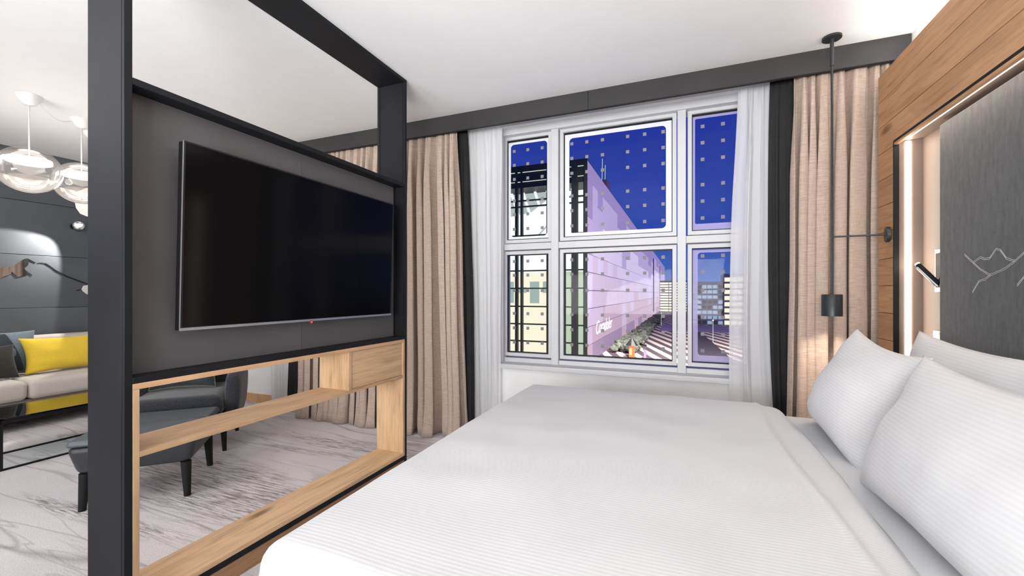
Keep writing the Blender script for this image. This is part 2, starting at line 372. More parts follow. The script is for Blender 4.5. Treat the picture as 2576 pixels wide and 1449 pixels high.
# ------------------------------------------------------------------ window
wn = thing('window_1', '', '', ((WX0 + WX1) / 2, 3.38, WZ0)); del wn['label']; del wn['category']; struct(wn)
Lp, Cp, Rp = (-1.394, -1.025), (-0.898, -0.074), (0.057, 0.424)
lowz, upz = (0.676, 1.504), (1.628, 2.475)
box('head_board', 'win', wn, WX0, WX1, 3.30, 3.46, 2.50, WZ1)
box('jamb', 'win', wn, WX0, -1.405, 3.30, 3.46, WZ0 + .04, 2.50)
box('jamb', 'win', wn, 0.435, WX1, 3.30, 3.46, WZ0 + .04, 2.50)
for x0, x1 in ((-0.992, -0.932), (-0.040, 0.018)):
    box('mullion', 'win', wn, x0, x1, 3.315, 3.46, .60, 2.505, .004, 2)
for x0, x1 in ((-1.405, -0.992), (-0.932, -0.040), (0.018, 0.435)):
    box('transom', 'win', wn, x0, x1, 3.325, 3.455, 1.540, 1.592, .003, 2)
box('bottom_rail', 'win', wn, WX0, WX1, 3.335, 3.46, .60, .635)
bm = bm_new(); bx(bm, WX0 - .06, WX1 + .06, 3.205, 3.46, .562, .602, .006, 3); make('window_sill', bm, 'win', wn)
tk = None
def ring(bm, ox0, ox1, oz0, oz1, ix0, ix1, iz0, iz1, y0, y1):
    o_ = [(ox0, oz0), (ox1, oz0), (ox1, oz1), (ox0, oz1)]; i_ = [(ix0, iz0), (ix1, iz0), (ix1, iz1), (ix0, iz1)]
    A = [bm.verts.new((x, y0, z)) for x, z in o_]; B = [bm.verts.new((x, y0, z)) for x, z in i_]
    A2 = [bm.verts.new((x, y1, z)) for x, z in o_]; B2 = [bm.verts.new((x, y1, z)) for x, z in i_]
    for k in range(4):
        j = (k + 1) % 4
        bm.faces.new((A[k], A[j], B[j], B[k])); bm.faces.new((A2[k], B2[k], B2[j], A2[j]))
        bm.faces.new((A[k], A2[k], A2[j], A[j])); bm.faces.new((B[k], B[j], B2[j], B2[k]))
def pale_border(name, px, pz, wl_, wr, wb, wt, rad, m, parent, wavy=0):  # partly see-through border round a pane, rounded at its inner corners
    bm = bm_new(); ix0, ix1, iz0, iz1 = px[0] + wl_, px[1] - wr, pz[0] + wb, pz[1] - wt
    inn = []; out = []
    for cx, cz, a0 in ((ix1 - rad, iz1 - rad, 0), (ix0 + rad, iz1 - rad, 90), (ix0 + rad, iz0 + rad, 180), (ix1 - rad, iz0 + rad, 270)):
        for k in range(7):
            t = R(a0 + 15 * k); inn.append((cx + rad * math.cos(t), cz + rad * math.sin(t)))
            c_, s_ = math.cos(t), math.sin(t)
            if k < 3: q = {0: (px[1], cz + rad * s_), 90: (cx + rad * c_, pz[1]), 180: (px[0], cz + rad * s_), 270: (cx + rad * c_, pz[0])}[a0]
            elif k == 3: q = {0: (px[1], pz[1]), 90: (px[0], pz[1]), 180: (px[0], pz[0]), 270: (px[1], pz[0])}[a0]
            else: q = {0: (cx + rad * c_, pz[1]), 90: (px[0], cz + rad * s_), 180: (cx + rad * c_, pz[0]), 270: (px[1], cz + rad * s_)}[a0]
            out.append(q)
    k = len(inn)
    a_ = [bm.verts.new((x, 3.376, z)) for x, z in inn]; b_ = [bm.verts.new((x, 3.376, z)) for x, z in out]
    for i in range(k):
        bm.faces.new((a_[i], a_[(i + 1) % k], b_[(i + 1) % k], b_[i]))
    return make(name, bm, m, parent)
rows_up = [2.385, 2.267, 2.147, 1.964, 1.845, 1.722]
rows_lo = [1.448, 1.330, 1.200, 1.006, 0.883, 0.762]
colsx = {0: [-1.336, -1.214, -1.087], 1: [-0.836, -0.714, -0.590, -0.398, -0.272, -0.140], 2: [0.129, 0.262, 0.392]}
for pi, px in enumerate((Lp, Cp, Rp)):
    for wi, pz in enumerate((upz, lowz)):
        sash = bm_new(); f_ = .028
        ring(sash, px[0] - f_, px[1] + f_, pz[0] - f_, pz[1] + f_ - (.004 if wi == 0 else 0), px[0], px[1], pz[0], pz[1], 3.345 if pi == 1 else 3.352, 3.40)
        sh = make('sash', sash, 'win', wn)
        g_ = bm_new(); ring(g_, px[0], px[1], pz[0], pz[1], px[0] + .006, px[1] - .006, pz[0] + .008, pz[1] - (.014 if wi == 0 else .007), 3.37, 3.392)
        make('gasket', g_, 'gasket', wn)
        pn = box('glass_pane', 'pane', wn, px[0] + .002, px[1] - .002, 3.380, 3.386, pz[0] + .002, pz[1] - .002)
        q = [(px[0] + .006, px[1] - .006), (pz[0] + .008, pz[1] - .012)]
        if wi == 0:
            if pi == 0: pale_border('frosted_border', *q, .022, .012, .02, .022, .03, 'frost', pn)
            if pi == 1: pale_border('frosted_border', *q, .036, .040, .028, .034, .03, 'frost', pn)
            if pi == 2: pale_border('frosted_border', *q, .016, .016, .045, .02, .01, 'frost_violet', pn)
        elif pi == 2: pale_border('frosted_border', *q, .034, .02, .045, .02, .02, 'frost_violet', pn)
        for zr in (rows_up if wi == 0 else rows_lo):
            for xc in colsx[pi]:
                if tk is None:
                    tk = box('square_film', 'film', pn, xc - .0125, xc + .0125, 3.3775, 3.3795, zr - .0125, zr + .0125)
                else:
                    w = Vector((xc, 3.3785, zr)); clone(tk, 'square_film', w - pn.location - wn.location, pn)

# ------------------------------------------------------------------ pelmet and curtains
pe = thing('curtain_pelmet', 'long dark grey pelmet board running under the ceiling along the window wall', 'pelmet', (-2.4, 2.98, 2.468))
for x0, x1 in ((XL, -3.35), (-3.35, -0.62), (-0.62, 1.158)):
    box('pelmet_board', 'pelmet', pe, x0 + .001, x1 - .001, 2.974, 2.992, 2.468, 2.6, .001, 1)
box('pelmet_lip', 'black', pe, XL + .01, 1.15, 2.992, 3.0, 2.466, 2.480)
def curtain(name, m, xt, xb, y, zt, zb, nf, amp, seed, label, group=None, lean=0.0, mid=None, thick=.002, fl=1.0, pinch=True):
    rn = random.Random(seed); nu, nz = nf * 24, 44
    ph = [rn.uniform(-.5, .5) for _ in range(nf + 2)]; am = [rn.uniform(.65, 1.15) for _ in range(nf + 2)]; dr = [rn.uniform(-1, 1) for _ in range(nf + 2)]
    def lerp(a, b, t): return a + (b - a) * t
    def smp(arr, s):
        t = s * nf; i = int(min(t, nf - 1e-6)); u = t - i; u = u * u * (3 - 2 * u); return lerp(arr[i], arr[i + 1], u)
    bm = bm_new(); g = []
    for j in range(nz + 1):
        h = j / nz; z = lerp(zt, zb, h); row = []
        e0 = lerp(xt[0], xb[0], h); e1 = lerp(xt[1], xb[1], h)
        if mid:
            w_ = math.sin(PI * h); e0 += mid[0] * w_; e1 += mid[1] * w_
        for i in range(nu + 1):
            s = i / nu; sh = s + smp(dr, s) * .018 * h * math.sin(h * 2.3 + seed)
            sh += .030 * math.sin(2 * PI * 1.3 * s + seed) / (nf / 9) + .016 * math.sin(2 * PI * 2.9 * s + 2 * seed) / (nf / 9)
            p = 2 * PI * nf * sh + smp(ph, s) * (0.4 + h)
            a_ = amp * smp(am, s) * (0.45 + 0.55 * min(1, h * 6)) * (1 + .25 * h * fl)
            if h > .9: a_ *= 1 + (h - .9) * 4 * fl
            yy = y - a_ * (2.1 * abs(math.sin(p / 2)) ** .85 - 1.2 + .10 * math.sin(2.3 * p + 1)) if fl >= 1 else y - a_ * (math.sin(p) + .25 * math.sin(2 * p + 1))
            if pinch and h < .06: yy -= .006 * (1 - h / .06) * math.sin(p * 3)
            x = lerp(e0, e1, s) + a_ * .35 * math.sin(2 * p) * min(1, h * 4)
            x += .006 * noise.noise((x * 6, z * 1.5, seed)) ; yy += .006 * noise.noise((x * 5, z * 2, seed + 9))
            if h > .965: yy -= .02 * (h - .965) / .035 * math.cos(p * .5 + seed) * fl
            row.append(bm.verts.new((x, yy + lean * h, z)))
        g.append(row)
    for j in range(nz):
        for i in range(nu): bm.faces.new((g[j][i], g[j][i + 1], g[j + 1][i + 1], g[j + 1][i]))
    o = make(name, bm, m, None, True)
    if thick:
        md = o.modifiers.new('thickness', 'SOLIDIFY'); md.thickness = thick
    return tag(o, label, 'curtain', group)
curtain('linen_curtain', 'linen', (-3.36, -2.33), (-3.42, -2.33), 3.052, 2.53, 0.004, 14, .050, 3, 'beige linen curtain behind the black divider, seen through its oak shelf opening')
curtain('linen_curtain', 'linen', (-2.31, -1.705), (-2.30, -1.635), 3.052, 2.53, 0.004, 8, .055, 5, 'beige linen curtain hanging just right of the black divider, left of the window')
curtain('linen_curtain', 'linen', (0.622, 1.105), (0.600, 1.09), 3.052, 2.53, 0.004, 7, .058, 11, 'beige linen curtain behind the bedside pendant, beside the oak wall')
curtain('blackout_curtain', 'blackout', (-1.76, -1.650), (-1.72, -1.585), 3.130, 2.54, 0.004, 2, .010, 2, 'charcoal blackout curtain between beige curtain and sheer left of the window', mid=(0, .02))
curtain('blackout_curtain', 'blackout', (0.515, 0.68), (0.553, 0.66), 3.130, 2.54, 0.004, 2, .010, 4, 'charcoal blackout curtain between sheer and beige curtain right of the window', mid=(-.03, 0))
curtain('blackout_curtain', 'blackout', (-3.58, -3.40), (-3.69, -3.50), 3.130, 2.54, 0.004, 2, .010, 6, 'charcoal blackout curtain behind the armchair, seen through the oak shelf opening')
curtain('sheer_curtain', 'sheer', (-1.665, -1.362), (-1.60, -1.375), 3.170, 2.55, 0.012, 4, .016, 8, 'white sheer curtain at the left edge of the window', thick=0, fl=.3)
curtain('sheer_curtain', 'sheer', (0.338, 0.530), (0.275, 0.575), 3.170, 2.55, 0.012, 3, .022, 9, 'white sheer curtain covering the right edge of the window', thick=0, fl=.3, mid=(-.02, -.03))
curtain('sheer_curtain', 'sheer', (-4.02, -3.60), (-3.95, -3.70), 3.170, 2.55, 0.012, 6, .012, 10, 'white sheer curtain far left behind the armchair', thick=0, fl=.3)

# ------------------------------------------------------------------ room divider (steel frame with oak shelf)
FX, BX = -1.714, -1.930           # front and back plane
dv = thing('room_divider', 'floor-to-ceiling black steel room divider with oak shelf box, carrying the television', 'divider', (-1.82, 1.61, 0))
for y0, y1, lip in ((0.8297, 0.853, 'n'), (2.359, 2.382, 'f')):
    post = box('post', 'steel', dv, BX, FX - .016, y0, y1, 0, ZC - .001, .0012, 1)
    box('post_lip', 'steel', post, FX - .013, FX, y0, y1, 0, ZC - .001, .001, 1)
    if lip == 'f': box('back_lip', 'black', post, BX - .004, BX + .014, y0 - .004 if lip == 'f' else y0, y1, 0, ZC - .001)
box('top_beam', 'steel', dv, BX, FX, .853, 2.359, 2.577, ZC - .001, .001, 1)
box('upper_rail', 'steel', dv, BX + .03, FX, .853, 2.359, 1.881, 1.904, .0015, 1)
box('lower_rail', 'steel', dv, BX + .02, FX, .853, 2.359, .8745, .895, .0015, 1)
box('bottom_rail', 'steel', dv, BX, FX, .853, 2.359, .076, .103, .0015, 1)
box('plinth', 'oak_dark', dv, BX + .01, FX - .004, .853, 2.359, 0, .0755)
PX = -1.787
box('back_panel', 'panel', dv, PX - .03, PX, .853, 1.6005, .8955, 1.8805)
box('back_panel', 'panel', dv, PX - .03, PX, 1.6025, 2.335, .8955, 1.8805)
box('panel_side_strip', 'black', dv, PX - .02, PX - .002, 2.335, 2.359, .8955, 1.8805)
OB, OF = BX + .002, FX + .001
def board(name, x0, x1, y0, y1, z0, z1, mt, edge=True):
    o = box(name, mt, dv, x0, x1 - .0008, y0, y1, z0, z1)
    return o
box('top_board', 'oak_edge', dv, OB, OF, .8535, 2.3585, .8535, .8735, .001, 1)
box('bottom_board', 'oak_y', dv, OB, OF, .8535, 2.3585, .1035, .1235, .001, 1)
box('side_board', 'oak_z', dv, OB, OF, .8535, .8730, .1237, .8533, .001, 1)
box('side_board', 'oak_z', dv, OB, OF, 2.3390, 2.3585, .1237, .8533, .001, 1)
box('shelf', 'oak_y', dv, OB, OF, .8732, 2.3388, .622, .640, .001, 1)
dr_ = box('drawer', 'oak_z', dv, OB, OF - .002, 1.852, 1.872, .6402, .8533)
box('drawer_front', 'oak_y', dr_, OF - .03, OF - .008, 1.8725, 2.3388, .6415, .8525, .001, 1)
box('drawer_back', 'oak_y', dr_, OB, OB + .018, 1.8725, 2.3388, .6415, .8525)

# ------------------------------------------------------------------ television
tv = thing('television', 'large flat black television hung on the divider panel', 'television', (-1.76, 1.61, 1.39))
ty0, ty1, tz0, tz1, xt_, xb_ = 1.005, 2.235, 1.039, 1.7427, -1.706, -1.729
def tvbox(name, mt, y0, y1, z0, z1, d0, d1, par, bev=0):
    bm = bm_new(); v = bx(bm, -d1, -d0, y0, y1, z0, z1, bev, 1)
    for w in bm.verts: w.co.x += xb_ + (xt_ - xb_) * (w.co.z - tz0) / (tz1 - tz0)
    return make(name, bm, mt, par)
tvbox('housing', 'tvblack', ty0 + .001, ty1 - .001, tz0 + .001, tz1 - .001, .004, .030, tv, .002)
tvbox('housing_bulge', 'tvblack', ty0 + .22, ty1 - .22, tz0 + .04, tz1 - .25, .030, .052, tv, .004)
tvbox('screen', 'tvglass', ty0 + .009, ty1 - .009, tz0 + .013, tz1 - .006, .0005, .0038, tv)
tvbox('side_trim', 'silver', ty0, ty0 + .0022, tz0, tz1, -.0008, .004, tv)
tvbox('bezel', 'tvblack', ty0 + .0022, ty0 + .009, tz0 + .013, tz1, -.0002, .004, tv)
tvbox('bezel', 'tvblack', ty1 - .009, ty1, tz0 + .010, tz1, -.0002, .004, tv)
tvbox('bezel', 'tvblack', ty0 + .009, ty1 - .009, tz1 - .006, tz1, -.0002, .004, tv)
tvbox('bottom_trim', 'silver', ty0 + .0022, ty1, tz0, tz0 + .0105, -.0008, .004, tv)
box('wall_bracket', 'black', tv, -1.786, -1.768, 1.35, 1.87, 1.22, 1.56)
bm = bm_new(); cyl(bm, (-1.727, 1.605, tz0 - .004), (-1.7235, 1.605, tz0 - .004), .0085); bd = make('badge', bm, 'red', tv)
bm = bm_new(); cyl(bm, (-1.7235, 1.605, tz0 - .004), (-1.723, 1.605, tz0 - .004), .003); make('badge_light', bm, 'white_dot', bd)

# ------------------------------------------------------------------ oak headboard wall with lit niche
WXF, WY1 = 1.0, 2.9446
hw = thing('headboard_wall', 'oak plank bed wall on the right with a lit recess behind the pillows', 'panelling', (1.06, 1.4, 0))
NY, NZ = 2.761, 1.955             # niche edge
HY0 = -0.62
zs = [2.3675 - .1437 * i for i in range(17)]
for i in range(16):
    z1, z0 = zs[i], max(0.0, zs[i + 1])
    g_ = .0012
    if i < 3 or False:
        box('plank', 'oak_plank', hw, WXF, WXF + .02, HY0, WY1, max(z0, 0) + g_, z1 - g_, .0015, 1)
    elif z0 < NZ:
        if z1 > NZ: z1 = NZ + .0
        if i == 2: continue
        box('plank', 'oak_plank', hw, WXF, WXF + .02, NY, WY1, z0 + g_, min(z1, NZ) - g_ , .0015, 1)
box('carcass', 'taupe', hw, WXF + .021, 1.158, NY + .003, WY1 - .001, 0, 2.366)
box('carcass_top', 'taupe', hw, WXF + .021, 1.158, HY0, NY + .003, NZ + .003, 2.366)
box('niche_edge', 'black', hw, WXF - .001, WXF + .021, NY - .008, NY, 0, NZ + .006)
box('niche_edge', 'black', hw, WXF - .001, WXF + .021, HY0, NY - .008, NZ - .006, NZ + .006)
box('niche_back', 'taupe', hw, 1.119, 1.157, HY0, NY + .002, 0, NZ + .002)
ls = box('light_strip', 'led', hw, 1.050, 1.072, NY - .0005, NY + .0025, .10, NZ - .004)
lt = box('light_strip', 'led2', hw, 1.030, 1.046, HY0 + .05, NY - .03, NZ - .001, NZ + .0025)
hb = thing('upholstered_headboard', 'tall grey velvet headboard panel with a stitched silver mountain line', 'headboard', (1.095, 1.1, .3))
bm = bm_new(); bx(bm, 1.072, 1.118, -.3, 2.507, .25, 1.938, .008, 3); make('padded_panel', bm, 'velvet', hb)
mt1 = [(2.318, 1.338), (2.271, 1.307), (2.217, 1.272), (2.16, 1.247), (2.084, 1.266), (2.03, 1.291), (1.986, 1.318), (1.93, 1.335), (1.87, 1.30)]
mt2 = [(2.262, 1.302), (2.217, 1.318), (2.19, 1.310), (2.164, 1.311), (2.126, 1.343), (2.105, 1.336), (2.072, 1.303), (2.03, 1.291)]
mt3 = [(2.266, 1.183), (2.225, 1.226), (2.19, 1.232), (2.155, 1.249)]
mt4 = [(2.021, 1.206), (1.986, 1.236), (1.94, 1.262), (1.90, 1.28)]
for ln in (mt1, mt2, mt3, mt4):
    bm = bm_new()
    for o_ in (-.0028, .0028):
        pts = []
        for k in range(len(ln) - 1):
            for q in range(4):
                t = q / 4; y = ln[k][0] + (ln[k + 1][0] - ln[k][0]) * t; z = ln[k][1] + (ln[k + 1][1] - ln[k][1]) * t
                pts.append((1.0715, y, z + o_ + .0012 * noise.noise((y * 60, z * 60, o_ * 99))))
        pts.append((1.0715, ln[-1][0], ln[-1][1] + o_)); tube(bm, pts, .0009, 5)
    make('stitched_line', bm, 'thread', hb)
# reading lamp
rl = thing('reading_lamp', 'small swivel reading lamp with bright tip beside the grey headboard', 'lamp', (1.115, 2.60, 1.29))
box('wall_plate', 'chrome', rl, 1.113, 1.119, 2.555, 2.64, 1.185, 1.385, .001, 1)
box('recess', 'black', rl, 1.1115, 1.1135, 2.560, 2.632, 1.205, 1.368)
bm = bm_new(); cyl(bm, (1.108, 2.595, 1.222), (1.062, 2.668, 1.318), .011, .011, 16); smooth_by_angle(make('lamp_arm', bm, 'black', rl))
bm = bm_new(); cyl(bm, (1.103, 2.590, 1.210), (1.058, 2.662, 1.304), .0065, .0065, 12); make('arm_trim', bm, 'chrome', rl)  # lit underside of the arm, put in as a bright chrome strip
bm = bm_new(); cyl(bm, (1.062, 2.668, 1.318), (1.060, 2.6715, 1.3225), .010, .010, 16); make('led_tip', bm, 'spot_led', rl)
sk = thing('bedside_switch', 'chrome light switch on the recess wall behind the far pillow', 'switch', (1.118, 2.61, .96))
box('switch_plate', 'chrome', sk, 1.109, 1.119, 2.565, 2.645, .92, 1.0, .002, 2)
box('rocker', 'white_lacquer', sk, 1.107, 1.1095, 2.580, 2.630, .935, .985, .001, 1)

# ------------------------------------------------------------------ bedside pendant
pd = thing('bedside_pendant', 'thin black rod pendant with small cylinder shade braced to the oak wall', 'lamp', (.765, 2.857, 1.052))
bm = bm_new(); cyl(bm, (.765, 2.857, 2.588), (.765, 2.857, 2.5995), .046, seg=32); smooth_by_angle(make('ceiling_rose', bm, 'anthracite', pd))
bm = bm_new(); cyl(bm, (.765, 2.857, 2.44), (.765, 2.857, 2.588), .0095); smooth_by_angle(make('upper_sleeve', bm, 'anthracite', pd))
bm = bm_new(); cyl(bm, (.765, 2.857, 1.17), (.765, 2.857, 2.44), .0058); smooth_by_angle(make('rod', bm, 'anthracite', pd))
bm = bm_new(); lathe(bm, [(0, 1.172), (.046, 1.172), (.0485, 1.169), (.0485, 1.052), (.045, 1.052), (.045, 1.15), (0, 1.155)], .765, 2.857, 40)
smooth_by_angle(make('lamp_shade', bm, 'anthracite', pd))
bm = bm_new(); cyl(bm, (.765, 2.857, 1.491), (.985, 2.810, 1.4865), .0045); smooth_by_angle(make('wall_arm', bm, 'anthracite', pd))
bm = bm_new(); cyl(bm, (.985, 2.808, 1.4865), (.9995, 2.806, 1.4865), .040, seg=32); smooth_by_angle(make('wall_rose', bm, 'anthracite', pd))
bm = bm_new(); cyl(bm, (.765, 2.857, 1.145), (.765, 2.857, 1.150), .038); make('bulb_disc', bm, 'lamp_white', pd)
sl = bpy.data.lights.new('pendant_spot', 'SPOT'); sl.energy = 22; sl.spot_size = R(100); sl.spot_blend = .5; sl.color = (1, .87, .74); sl.shadow_soft_size = .03
so = bpy.data.objects.new('pendant_spot', sl); C.objects.link(so); so.location = (.765, 2.857, 1.13)

# ------------------------------------------------------------------ bed
bd = thing('bed', 'wide bed with a white-sheeted mattress in front of the grey headboard', 'bed', (.07, 1.58, 0))
box('bed_base', 'taupe', bd, -.84, 1.05, .70, 2.46, .05, .30, .01, 2)
for x in (-.7, .9):
    for y in (.82, 2.34): box('leg', 'black', bd, x - .03, x + .03, y - .03, y + .03, 0, .05)
smooth_by_angle(box('mattress', 'sheet', bd, -.86, 1.065, .665, 2.495, .301, .572, .04, 5))
# duvet : cloth draped over a rounded rectangle
def duvet():
    bm = bm_new(); TZ = .622; r = .050
    X0, X1, Y0, Y1 = -.835, .47, .705, 2.465         # inner rectangle (top plane ends, then rolls over)
    np_, nq = 150, 170
    p0, p1, q0, q1 = X0 - .40, X1, Y0 - .46, Y1 + .46
    g = []
    for i in range(np_ + 1):
        row = []
        p = p0 + (p1 - p0) * i / np_
        for j in range(nq + 1):
            q = q0 + (q1 - q0) * j / nq
            cx_ = max(p, X0); cy_ = min(max(q, Y0), Y1)
            dx, dy = p - cx_, q - cy_; sd = math.hypot(dx, dy)
            if sd < 1e-6: x, y, z = p, q, TZ
            else:
                nx, ny = dx / sd, dy / sd; qa = PI / 2 * r
                if sd < qa: a_ = sd / r; x = cx_ + nx * r * math.sin(a_); y = cy_ + ny * r * math.sin(a_); z = TZ - r * (1 - math.cos(a_))
                else:
                    dn = sd - qa; x = cx_ + nx * (r + .03 * min(1, dn * 3)); y = cy_ + ny * (r + .03 * min(1, dn * 3)); z = TZ - r - dn
                    ang = math.atan2(ny, nx); w = .010 * min(1, dn * 8) * math.sin(ang * 16 if abs(nx * ny) > .05 else (p + q) * 22)
                    x += nx * w; y += ny * w
                z = max(z, .12)
            # soft swell, quilting and the turned-down top end
            tp = max(0.0, 1 - sd / .05)
            z += tp * (.010 * noise.noise((p * 1.7, q * 1.7, 3)) + .005 * noise.noise((p * 5, q * 5, 8)) + .012 * math.sin(PI * (q - Y0) / (Y1 - Y0)))
            hem = .345 + .05 * max(0, (1.7 - q)) ** 1.3 + .05 * max(0, q - 2.1)
            if p > hem - .05:
                t = min(1, max(0, (p - hem + .015) / .03)); t = t * t * (3 - 2 * t); z -= .020 * t * tp
                z += .0045 * math.exp(-((p - hem + .022) / .008) ** 2)
            end = .455 + .012 * math.sin(q * 4)
            if p > end - .06:
                t = min(1, (p - end + .06) / .075); z -= .036 * (1 - math.sqrt(max(0, 1 - t * t)))
            row.append(bm.verts.new((x, y, z)))
        g.append(row)
    for i in range(np_):
        for j in range(nq): bm.faces.new((g[i][j], g[i + 1][j], g[i + 1][j + 1], g[i][j + 1]))
    o = make('duvet', bm, 'duvet', None, True)
    md = o.modifiers.new('thickness', 'SOLIDIFY'); md.thickness = .012; md.offset = -1
    return o
tag(duvet(), 'smooth white ribbed duvet spread over the bed', 'duvet')
def cushion(name, w, h, t, loc, rot, mt, label, cat, sag=0.0, ear=.07, group=None, seed=0, wr=.006, n_=36, pw=.47):
    bm = bm_new(); G = {}
    for sgn in (1, -1):
        for i in range(n_ + 1):
            for j in range(n_ + 1):
                a_, b_ = -1 + 2 * i / n_, -1 + 2 * j / n_
                a_ = math.sin(a_ * PI / 2) * .35 + a_ * .65; b_ = math.sin(b_ * PI / 2) * .35 + b_ * .65
                edge = i in (0, n_) or j in (0, n_)
                if edge and sgn == -1: G[(sgn, i, j)] = G[(1, i, j)]; continue
                x = a_ * w / 2 * (1 - ear * (1 - b_ * b_)); y = b_ * h / 2 * (1 - ear * 1.2 * (1 - a_ * a_))
                z = 0 if edge else t / 2 * (max(0, (1 - a_ * a_)) * max(0, (1 - b_ * b_))) ** pw
                z *= 1 - sag * b_
                if not edge:
                    z += wr * noise.noise((x * 9 + seed, y * 9, sgn)) + wr * .8 * noise.noise((x * 3 + y * 14 + seed, y * 4 - x * 3, sgn * 3)) * min(1, z * 20)
                G[(sgn, i, j)] = bm.verts.new((x, y, sgn * z))
    for sgn in (1, -1):
        for i in range(n_):
            for j in range(n_):
                f = [G[(sgn, i, j)], G[(sgn, i + 1, j)], G[(sgn, i + 1, j + 1)], G[(sgn, i, j + 1)]]
                bm.faces.new(f if sgn == 1 else f[::-1])
    o = make(name, bm, mt, None, True, keep=True)
    o.location = loc; o.rotation_euler = rot
    if label: tag(o, label, cat, group)
    return o
def basis(o, ex, ey, loc):
    ex = Vector(ex).normalized(); ey = Vector(ey).normalized(); ez = ex.cross(ey).normalized(); ey = ez.cross(ex)
    m3 = Matrix((ex, ey, ez)).transposed(); o.rotation_euler = m3.to_euler(); o.location = loc
p1 = cushion('bed_pillow', .61, .47, .26, (0, 0, 0), (0, 0, 0), 'pillow', 'white ribbed pillow nearest the window, its pointed corner against the beige curtain', 'pillow', .30, .12, seed=3)
basis(p1, (0.02, -1, -.08), (.33, 0, .94), (.655, 2.08, .776))
p2 = cushion('bed_pillow', .84, .47, .25, (0, 0, 0), (0, 0, 0), 'pillow', 'large white ribbed pillow nearest the camera at lower right', 'pillow', .28, .13, seed=8)
basis(p2, (0.03, -1, 0.0), (.34, 0, .94), (.640, 1.325, .762))
p3 = cushion('bed_pillow', .84, .47, .20, (0, 0, 0), (0, 0, 0), 'pillow', 'white pillow at the back, leaning on the grey headboard', 'pillow', .2, .10, seed=14)
basis(p3, (0.0, -1, -.03), (.22, 0, .97), (.905, 1.985, .775))

# ------------------------------------------------------------------ living side : sofa, cushions
sf = thing('sofa', 'cream fabric sofa along the slate wall at the left edge', 'sofa', (-5.6, 1.83, 0))
box('sofa_base', 'sofa_base', sf, -5.96, -5.22, .95, 2.72, .10, .27, .02, 3)
for x in (-5.85, -5.35):
    for y in (1.1, 2.55): box('leg', 'black', sf, x - .025, x + .025, y - .025, y + .025, 0, .10)
smooth_by_angle(box('backrest', 'sofa', sf, -6.0, -5.80, .95, 2.72, .27, .765, .05, 4))
for y0, y1 in ((1.0, 1.828), (1.832, 2.66)):
    bm = bm_new(); bx(bm, -5.80, -5.14, y0, y1, .272, .435, .045, 5)
    for v in bm.verts:
        if v.co.z > .40: v.co.z += .012 * math.cos((v.co.y - (y0 + y1) / 2) / (y1 - y0) * PI)
    smooth_by_angle(make('seat_cushion', bm, 'sofa', sf))
for y0, y1 in ((.88, .95), (2.72, 2.90)): smooth_by_angle(box('armrest', 'sofa', sf, -5.98, -5.18, y0, y1, .10, .60, .03, 4))
def setc(o, yaw, lean, loc):
    # stands on its long edge, facing +X, leaning back against the sofa
    basis(o, (math.sin(yaw) * -1, math.cos(yaw), 0), (-math.sin(lean), 0, math.cos(lean)), loc)
c1 = cushion('scatter_cushion', .60, .34, .15, (0, 0, 0), (0, 0, 0), 'yellow', 'long bright yellow cushion on the cream sofa', 'cushion', .15, .10, seed=2, wr=.010, group=None)
setc(c1, .04, .30, (-5.53, 2.21, .606))
c2 = cushion('scatter_cushion', .44, .40, .15, (0, 0, 0), (0, 0, 0), 'bluegrey', 'blue-grey cushion beside the yellow one on the sofa', 'cushion', .1, .06, seed=5)
setc(c2, -.15, .22, (-5.665, 1.83, .635))
bm = bm_new()
pts = []
for k in range(15):
    t = k / 14; pts.append((.0 + .10 * math.sin(t * 1.4), .17 - .34 * t))
ctr = [bm.verts.new((x - .06, y, .074 * (max(.0, (1 - ((x - .06) / .22) ** 2)) * max(.0, (1 - (y / .2) ** 2))) ** .42 + .003)) for x, y in pts]
ctr2 = [bm.verts.new((x + .03, y, .074 * (max(.0, (1 - ((x + .03) / .22) ** 2)) * max(.0, (1 - (y / .2) ** 2))) ** .42 + .003)) for x, y in pts]
for k in range(14): bm.faces.new((ctr[k], ctr2[k], ctr2[k + 1], ctr[k + 1]))
sb_ = make('dark_stripe', bm, 'navy', None, True, keep=True); sb_.parent = c2
c3 = cushion('scatter_cushion', .42, .30, .14, (0, 0, 0), (0, 0, 0), 'darkcushion', 'dark brown cushion at the left edge of the sofa', 'cushion', .1, .07, seed=7)
setc(c3, .05, .35, (-5.42, 1.645, .585))
c4 = cushion('scatter_cushion', .44, .38, .12, (0, 0, 0), (0, 0, 0), 'sheet', 'white cushion behind the dark brown one on the sofa', 'cushion', .1, .06, seed=9)
setc(c4, .05, .16, (-5.64, 1.46, .655))

# coffee table
ct = thing('coffee_table', 'low black metal coffee table with a glass top in front of the sofa', 'table', (-4.41, 1.95, 0))
tx0, tx1, tyy0, tyy1 = -4.636, -4.18, 1.345, 2.75
for x in (tx0, tx1 - .02):
    for y in (tyy0, tyy1 - .02): box('leg', 'black', ct, x, x + .02, y, y + .02, 0, .31)
for z0, z1 in ((0.0, .010), (.310, .336)):
    for x in (tx0, tx1 - .02): box('side_rail', 'black', ct, x, x + .02, tyy0 + .02, tyy1 - .02, z0, z1)
    for y in (tyy0, tyy1 - .02): box('end_rail', 'black', ct, tx0 + .02, tx1 - .02, y, y + .02, z0, z1)
box('glass_top', 'table_glass', ct, tx0 - .005, tx1 + .004, tyy0 - .003, tyy1 + .003, .3365, .3465, .001, 1)

